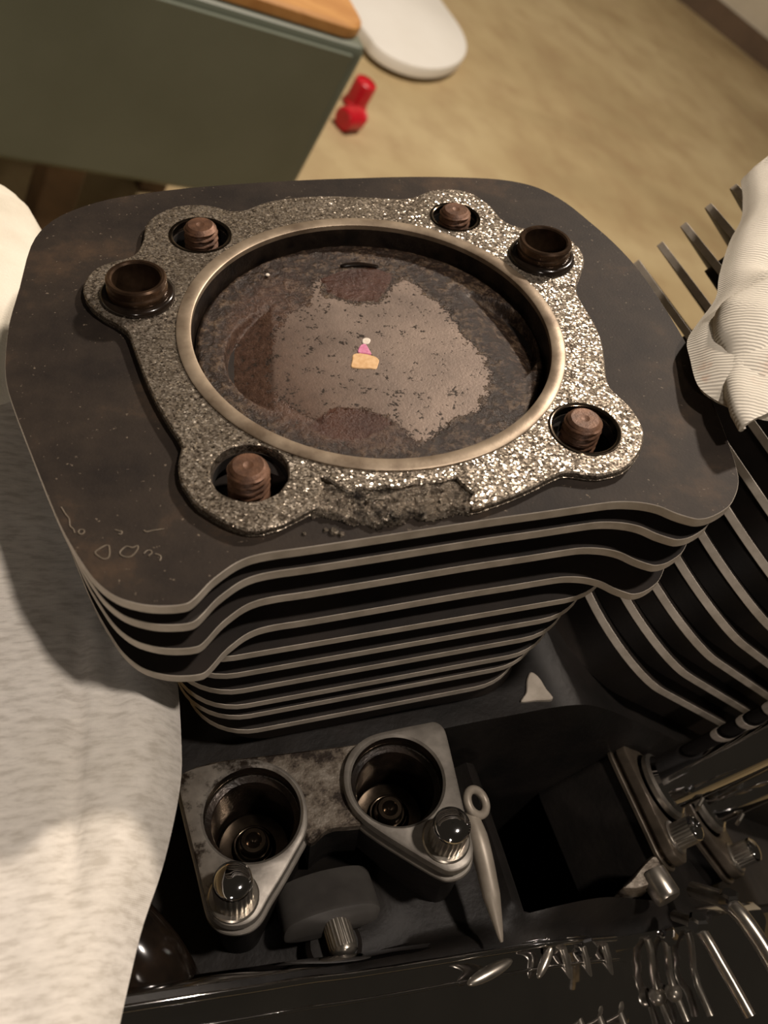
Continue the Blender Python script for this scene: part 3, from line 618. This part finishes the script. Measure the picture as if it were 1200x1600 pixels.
for (hx, hy), (tx, ty), lab in zip(STUDHOLE, STUDTOP, stud_lab):
    x, y = tx, ty
    st = thing('cylinder_stud', lab, 'stud', (x, y, -2.6), ENG, 'cylinder studs')
    for nm, me in (('thread', smesh), ('stud_end', cmesh)):
        o = part(nm, me, None, st); o.location = (0, 0, (2.6+.10)*S)

# ---- dowel sleeves
for (x, y), lab in zip(DOWELBASE, ('oily brown dowel sleeve in the gasket ear on the cloth side', 'oily brown dowel sleeve in the gasket ear facing the front cylinder')):
    ds = thing('dowel_sleeve', lab, 'dowel', (x, y, -.6), ENG, 'dowel sleeves')
    part('sleeve', lathe([(.74, -.6), (.74, .30), (.70, .34), (.70, .44), (.735, .47), (.735, .53), (.69, .57), (.62, .57), (.58, .53), (.57, -.6)], 48, T(x, y, 0)), 'bronze', ds)
    part('o_ring', tube([(x+.80*math.cos(a), y+.80*math.sin(a), .04) for a in [2*math.pi*k/48 for k in range(48)]], .13, 12, closed=True), 'oring', ds, 60)
    part('sleeve_floor', lathe([(.60, -.55), (.02, -.56)], 32, T(x, y, 0)), 'hole', ds)

# ================================================================== front cylinder and its head
fc = thing('engine_cylinder', 'black finned engine cylinder leaning away under the white rag, its head still fitted', 'cylinder', (1, 0, -9), FRONT)
fh = part('cylinder_head', prism(rrect(-5.15, 7.4, -6.0, 4.4, (2.2, 1, .6, 1.6), 8), [(0, 7.0), (0, .78)]), 'paint', fc, label='finned cylinder head still fitted')
def ffin(zl, parent, far, rn):
    ol = rrect(-5.5, 8.0, -6.7, far, (2.2, 1.0, .5, rn), 10)
    part('cooling_fin', prism(ol, [(0.012, zl+.12), (0, zl+.108), (0, zl-.108), (0.012, zl-.12)], (), 0, 1), ['paint', 'bare'], parent)
for k in range(9): ffin(-7.37+.945*k, fc, 6.25, 2.6)
for k in range(9, 16): ffin(-7.37+.945*k, fh, 6.3, 1.6)
part('barrel', prism(rrect(-5.05, 7.2, -6.0, 2.7, (2.2, 1, .5, 2.2), 8), [(0, .75), (0, -9.0)]), 'paint', fc)

# ================================================================== tappet blocks
def mir(p, m): return [(-x, y) for x, y in p] if m else list(p)
def block(frame, m, off, label, fm='fgrime', lm='flange'):
    ox, oz = off
    mv = lambda p: [(x+ox, y) for x, y in mir(p, m)]
    fl_, fr = ccw(crom(mv(FL_L), 4)), ccw(crom(mv(FL_R), 4)); wb2 = ccw(crom(mv(WEBP), 3)); bo = mv(BORES)
    t = thing('tappet_block', label, 'tappet block', (bo[0][0]*.5+bo[1][0]*.5, -8.5, -11+oz), frame)
    for ol, (bx, by) in ((fl_, bo[0]), (fr, bo[1])):
        hole = circle(bx, by, 1.2, 56)
        f1 = part('flange', prism(ol, [(0.07, -8.0+oz), (0.015, -8.03+oz), (0, -8.09+oz), (0, -8.30+oz), (0.05, -8.36+oz)], [hole], 0, 0, 0, 0.07), fm, t)
        ga = f1.data.attributes.new('grime', 'FLOAT', 'POINT'); gx = mv([(-4.6, -8.2)])[0][0]
        ga.data.foreach_set('value', [(sstep(.9, -.5, (q.co.x/S+BASE[t][0]-gx)*(-1 if m else 1)+.5*(-8.6-(q.co.y/S+BASE[t][1]))) if ol is fl_ else 0.0) for q in f1.data.vertices])
        part('lower_flange', prism(inset(ol, -.07), [(0.03, -8.47+oz), (0, -8.5+oz), (0, -8.60+oz), (0.12, -8.68+oz)], [circle(bx, by, 1.19, 48)]), lm, t)
        part('flange_gasket', prism(inset(ol, .10), [(0, -8.35+oz), (0, -8.49+oz)], [circle(bx, by, 1.19, 48)]), 'darksteel', t)
        part('bore_sleeve', lathe([(1.20, -8.05+oz), (1.19, -8.55+oz), (1.05, -8.62+oz), (1.03, -8.7+oz), (1.03, -11.6+oz)], 56, T(bx, by, 0)), 'liner', t)
        part('pedestal', prism(inset(ol, .12), [(0, -8.66+oz), (0, -11.5+oz)], [circle(bx, by, 1.19, 32)]), 'cast', t)
    part('web', prism(wb2, [(0.05, -8.28+oz), (0, -8.33+oz), (0, -8.6+oz)]), 'grime', t)
    part('web_base', prism(inset(wb2, .08), [(0, -8.58+oz), (0, -11.5+oz)]), 'cast', t)
    return bo
bo = block(ENG, False, (0, 0), 'grey tappet block with two open bores beside the upright cylinder')
boF = block(FRONT, True, (-.5, -1.7), 'tappet block with painted shade, carrying the two chrome tubes', 'shadeflange', 'shadeflange')
for (x, y), lab in zip(bo, ('oily hydraulic tappet deep in the bore with the grimy rim', 'oily hydraulic tappet deep in the bore with the clean rim')):
    tp = thing('tappet', lab, 'tappet', (x, y, -11.5), ENG, 'tappets')
    part('body', lathe([(1.0, -11.5), (1.0, -10.55), (.92, -10.48), (.6, -10.5), (.55, -10.6), (.5, -10.8)], 48, T(x, y, 0)), 'darksteel', tp)
    part('plunger', lathe([(.46, -10.8), (.46, -10.25), (.42, -10.2), (.38, -10.2), (.36, -10.1), (.36, -9.95), (.32, -9.9), (.22, -9.9), (.15, -10.0), (.02, -10.05)], 40, T(x, y, 0)), 'darksteel', tp)
    part('snap_ring', tube([(x+.50*math.cos(a), y+.50*math.sin(a), -10.3) for a in [.4+5.5*k/40 for k in range(41)]], .045, 8), 'darksteel', tp, 60)

# ---- cap screws
def cap_screw(frame, p, d, r, h, lab, plug='chrome'):
    mt = axis(p, d); s = thing('cap_screw', lab, 'screw', tuple(p), frame, 'cap screws')
    part('washer', lathe([(r*1.28, 0), (r*1.28, .06), (r*1.2, .09), (r*.9, .09)], 40, mt), 'steel', s)
    part('head', lathe([(r*1.0, .06), (r, .12), (r, h-.10), (r*.95, h-.02), (r*.86, h)], 96, mt, rad=lambda i, k: (1.0 if i % 4 < 2 else .955) if 1 <= k <= 2 else 1.0), 'steel', s, 20)
    part('plug', lathe([(r*.97, h-.06), (r*.97, h+.02), (r*.94, h+.05), (r*.90, h+.04), (r*.86, h+.06), (r*.7, h+.11), (r*.5, h+.145), (r*.25, h+.165), (r*.02, h+.17)], 48, mt), plug, s, label='polished plug closing the socket')
cap_screw(ENG, (SCREWB[0][0], SCREWB[0][1], -8.0), (0.02, .06, 1), .47, .98, 'knurled cap screw with chrome plug on the flange with the grimy bore')
cap_screw(ENG, (SCREWB[1][0], SCREWB[1][1], -8.0), (0, 0, 1), .47, .98, 'knurled cap screw with chrome plug on the flange beside the grey pick')
cl = thing('clamp', 'dark grey rounded clamp below the tappet block holding an outward cap screw', 'clamp', (-2.3, -11.0, -10.6), ENG)
cb = prism(crom([(-4.25, -.25), (-4.05, .22), (-3.2, .42), (-2.2, .38), (-1.75, .15), (-1.8, -.25), (-2.2, -.42), (-3.2, -.48), (-3.95, -.42)], 5), [(.12, .45), (.03, .40), (0, .3), (0, -.9)])
part('body', MB().add(cb.v, cb.f, cb.m, T(0, -10.55, -9.85) @ Matrix.Rotation(math.radians(62), 4, 'X')), 'rubber', cl)
cap_screw(ENG, (-2.9, -10.75, -9.85), (0.08, -1, .05), .36, .85, 'knurled cap screw sticking out of the dark clamp', 'steel')
FS = lambda p: (-p[0]-.5, p[1], -9.7)
cap_screw(FRONT, FS(SCREWB[1]), (0, 0, 1), .42, .75, 'knurled cap screw between the two flanges of the block with chrome tubes')
cap_screw(FRONT, FS(SCREWB[0]), (0, 0, 1), .42, .75, 'knurled cap screw on the outer flange of the block with chrome tubes')
# ---- chrome pushrod tubes
for (x, y), lab, z0 in zip(boF, ('chrome pushrod tube rising from the outer flange with a thin collar', 'chrome pushrod tube rising from the flange near the crankcase pocket'), (-9.7, -9.7)):
    pt = thing('pushrod_tube', lab, 'tube', (x, y, z0), FRONT, 'chrome pushrod tubes')
    part('tube', lathe([(1.0, z0+.02), (1.0, z0+.3), (.86, z0+.42), (.84, z0+22)], 48, T(x, y, 0)), 'chrome', pt)
    part('collar', lathe([(1.02, z0+.0), (1.12, z0+.06), (1.12, z0+.22), (1.0, z0+.3)], 48, T(x, y, 0)), 'steel', pt)
    part('spring_clip', tube([(x-.1, y-.9, z0+1.2), (x-.15, y-1.05, z0+1.0), (x, y-1.1, z0+.8)], .07, 8), 'steel', pt)
# ---- tab and bolt low in the pocket
tb = thing('bolt_tab', 'pale pointed casting tab with a bolt below the chrome tubes', 'bracket', (5.6, -12.0, -14.6), ENG)
q = lambda px, py, pz: (px, py, pz)
part('tab', prism(crom([(5.6, -11.35), (6.0, -11.15), (6.6, -10.8), (7.0, -10.7), (7.05, -11.1), (6.7, -11.4), (6.1, -11.5)], 4), [(.06, -11.9), (0, -12.0), (0, -14.6)]), 'grime', tb)
part('bolt', lathe([(.42, 0), (.42, .75), (.36, .85), (.02, .86)], 32, axis((6.75, -11.1, -12.1), (.15, -1, .1)), rad=lambda i, k: 1.0), 'steel', tb)

# ================================================================== grey pick with a ring end
pk = thing('pick', 'matt grey tapered pick with a ring end beside the tappet block', 'tool', PICK[0], ENG)
rx, ry, rz = PICKRING[0]; rx -= .16; ry -= .08
rm = T(rx, ry, rz) @ Matrix.Rotation(math.radians(-12), 4, 'X') @ Matrix.Rotation(math.radians(-30), 4, 'Z') @ Matrix.Rotation(math.radians(38), 4, 'Y')
part('ring', MB().add(*(lambda b: (b.v, b.f, b.m))(tube([(.34*math.cos(a), .34*math.sin(a), 0) for a in [2*math.pi*k/40 for k in range(40)]], .12, 12, closed=True)), mtx=rm), 'grey_plastic', pk, 60)
part('shank', tube(crom([(rx-.25, ry-.2, rz-.1)]+PICK[1:], 6, False), [.20+.02*k for k in range(4)]+[.28-.006*k for k in range(8)]+[.232-.032*k for k in range(7)], 14), 'grey_plastic', pk, 60)

# ================================================================== chrome gearcase cover
cvr = thing('gearcase_cover', 'polished chrome gearcase cover along the crankcase edge', 'engine cover', (-3, -13, -16), ENG)
path = [(-13.0, -12.3, -4.6)]+[p for p in COVER[:9]]
path = crom(path, 6, False)
prof = [(.55, -.5), (.35, -.12), (.22, -.02), (.08, .02), (-.05, -.03), (-.10, -.12), (-.16, -.22), (-.3, -.28), (-.6, -.36), (-1.1, -.55), (-1.7, -.95), (-2.2, -1.6), (-2.5, -2.6), (-2.5, -4.5), (-1.5, -6.5)]
rows = [[(x+.0, y+a, z+b) for x, y, z in path] for a, b in prof]
part('shell', grid(rows[::-1]), 'chrome', cvr, 60)
part('step_bead', tube([(x, y-.52, z-.33) for x, y, z in path], .05, 8), 'chrome', cvr, 60)  # second edge line, added as a bead to catch a highlight
for q0, dd, ra in (((.75, -12.78, -10.5), (.9, .2, -.1), .7), ((2.5, -12.75, -11.4), (.6, .6, .05), .45)):
    em = axis(q0, dd) @ Matrix.Diagonal((.16*ra+.06, .12, ra, 1))
    part('highlight_leaf', lathe([(math.sin(math.pi*k/12)+.001, -math.cos(math.pi*k/12)) for k in range(13)], 24, em), 'steel', cvr, 60)  # steel leaves added to imitate leaf-shaped reflections on the chrome
part('edge_bead', tube([(x, y-.02, z+.01) for x, y, z in path], .09, 10), 'chrome', cvr, 60)
#[(.95, 0), (.92, .25), (.7, .45), (.3, .52), (.01, .53)], 40, axis((1.6, -12.75, -11.3), (.1, -.75, .65))), 'chrome', cvr)
rbc = thing('ribbed_cover', 'chrome cover with upright ribs below the pale casting tab', 'engine cover', (7, -13.2, -18), ENG)
pa = [(2.6, -12.34, -11.45), (3.11, -12.34, -11.69), (5.36, -12.34, -13.25), (7.37, -12.34, -14.12), (8.73, -12.34, -14.72), (11.5, -12.5, -15.6)]
pa = crom(pa, 6, False)
part('shell', grid([[(x, y+a, z+b) for x, y, z in pa] for a, b in [(.6, -.3), (.3, 0), (0, .02), (-.12, -.06), (-.25, -.3), (-.5, -.75), (-.85, -1.15), (-1.1, -1.3), (-1.3, -1.34), (-1.6, -1.36), (-1.9, -1.42), (-2.6, -1.6), (-3.6, -2.2), (-4.4, -3.4), (-4.6, -5)]][::-1]), 'chrome', rbc, 60)
for k, x in enumerate((3.25, 4.0, 4.85, 6.55, 7.2, 8.2)):
    y, z = -12.34, coverz(x)
    part('rib', tube([(x-.02, y-.12, z+.03), (x+.02, y-.35, z-.12), (x+.06, y-.7, z-.5), (x+.1, y-1.0, z-.9), (x+.14, y-1.45, z-1.18), (x+.2, y-2.3, z-1.32)], .11, 12), 'steel', rbc, 60)
    if k in (1, 2, 3, 4):
        part('glint_dome', lathe([(.26, 0), (.26, .1), (.22, .2), (.12, .27), (.01, .29)], 24, T(x+.1, y-1.5, z-1.25)), 'steel', rbc)  # domes added on the ribs to imitate white bulb glints
for i in (9, 18):
    x, y, z = pa[i]
    part('bolt_head', lathe([(.3, 0), (.3, .22), (.24, .3), (.01, .31)], 6, axis((x, y-.1, z-.1), (0, -.5, .85)), rad=None), 'chrome', rbc, 20)

for pts, lab in (([(7.3, -12.2, -13.0), (7.4, -12.8, -12.1), (7.6, -13.9, -12.1), (7.8, -15.2, -12.2)], 'thin straight chrome line passing the ribbed cover'),
                 ([(8.3, -11.6, -13.2), (8.6, -12.4, -12.1), (8.9, -13.4, -12.0), (9.2, -15.0, -12.2)], 'thicker chrome line with a banjo bolt beyond the ribbed cover')):
    ln = thing('chrome_line', lab, 'pipe', pts[0], ENG)
    part('pipe', tube(crom(pts, 8, False), .16 if pts[0][0] < 8 else .24, 12), 'steel', ln, 60)
    part('union_nut', lathe([(.3, 0), (.3, .3), (.22, .36)], 6, axis(pts[1], (.1, .6, .8)), cap0=True, cap1=True), 'chrome', ln, 20)

# ================================================================== cloths
def edge_x(y):
    P = sorted(CLOTH, key=lambda p: p[1])
    if y <= P[0][1]: return P[0][0]+(y-P[0][1])*.28
    if y >= P[-1][1]: return -6.35-.12*(y-P[-1][1])
    for a, b in zip(P, P[1:]):
        if a[1] <= y <= b[1]: return a[0]+(b[0]-a[0])*(y-a[1])/(b[1]-a[1])
rows = []; ny = 150
for i in range(ny):
    y = -19+29*i/(ny-1); xe = sum(edge_x(y+k*.3) for k in (-1, 0, 1))/3; r = []
    for j in range(70):
        s = 15*(j/69)**1.6
        x = xe-s
        z = -4.2+.22*s
        if s < .9: z -= 1.0*(1-s/.9)**2.2; x += .10*(1-s/.9)
        z += .10*nz(x*.45, y*.22, 3)*sstep(0, 1, s)+.05*nz(x*1.3, y*.5, 5)*sstep(0, .8, s)
        z -= .16*math.exp(-((x+8.1-.08*(y+8))/.16)**2)*sstep(-11.5, -9.5, y)*sstep(-4, -6, y)      # creases
        z -= .10*math.exp(-((x+7.2-.06*(y+6))/.2)**2)*sstep(-8.2, -7, y)
        r.append((x, y, z))
    rows.append(r[::-1])
single('jersey_cloth', grid(rows, 0, .16), 'jersey', (-9, -6, -5), ENG, 'heather off-white jersey cloth spread beside the fins, in the cylinder shadow', 'cloth', smooth=80)
ed = crom(TOWEL, 4, False); rows = []
cxm, cym = -16.0, 8.5
for (x, y) in ed:
    r = []
    for j in range(26):
        t = j/25; q = t**1.4
        px, py = x+(cxm-x)*q, y+(cym-y)*q*.6
        z = -3.0+.9*sstep(0, .35, t)-.7*(1-sstep(0, .10, t))+.12*nz(px*.8, py*.8, 2)+.10*math.exp(-((t-.07)/.03)**2)-1.8*sstep(.68, 1, ed.index((x, y))/len(ed))
        r.append((px, py, z))
    rows.append(r)
single('white_towel', grid(rows, 0, .25), 'towel', (-12, 9, -3.6), ENG, 'white towel with a rolled hem behind the finned cylinder on the jersey side', 'towel', smooth=80)
# rag over the front cylinder
ed = crom(RAG, 4, False); rows = []; n = len(ed)
for i, (x, y) in enumerate(ed):
    r = []; v = i/(n-1)
    for j in range(30):
        t = j/29
        px = x+t*(15.5-x*.55-2.5)*.75; py = y+t*(1.2+.6*math.sin(v*3))*.6*(1 if v < .75 else 1-2*(v-.75))
        z = max(.30+.60*math.sin(min(1, t*2.2)*math.pi/2)-.2*(1-sstep(0, .08, t))+.30*nz(px*.55, py*.55, 1.0)*sstep(0, .3, t)+.06*math.sin(v*9+t*3), px-13.6)
        r.append((px, py, z))
    rows.append(r)
rg = thing('cotton_rag', 'white ribbed cotton rag draped over the leaning cylinder', 'rag', (11, -1, .2), ENG)
gm = grid(rows, 0, .14); me = finish('sheet', gm, 'rib', 80, BASE[rg])
def ribatt(me, mb, d, stain):
    a = me.attributes.new('rib', 'FLOAT', 'POINT'); a.data.foreach_set('value', [(x*d[0]+y*d[1])*.05 for x, y, z in mb.v])
    b = me.attributes.new('stain', 'FLOAT', 'POINT'); b.data.foreach_set('value', [stain(x, y) for x, y, z in mb.v])
ribatt(me, gm, (.55, .85), lambda x, y: sstep(-2.2, -3.2, y)); part('sheet', me, None, rg)
rows = []
rl = crom(ROLL, 4, False); n = len(rl)
for i, (x, y) in enumerate(rl):
    v = i/(n-1); r = []
    R1 = .55+.25*math.sin(v*4)
    for j in range(24):
        a = math.pi*(1.15-1.25*j/23); wd = 1.1+.9*(1-v)
        px = x+wd*(1+math.cos(a))*1.0; py = y+.35*(1+math.cos(a))-.1
        z = .75+R1*math.sin(a)*(1-.55*v)+.12*nz(px, py, 6)-.35*v
        r.append((px, py, z))
    rows.append(r)
gm = grid(rows, 0, .12); me = finish('rolled_fold', gm, 'rib', 80, BASE[rg])
ribatt(me, gm, (.5, .9), lambda x, y: .4*sstep(-3, -4.5, y)); part('rolled_fold', me, None, rg)
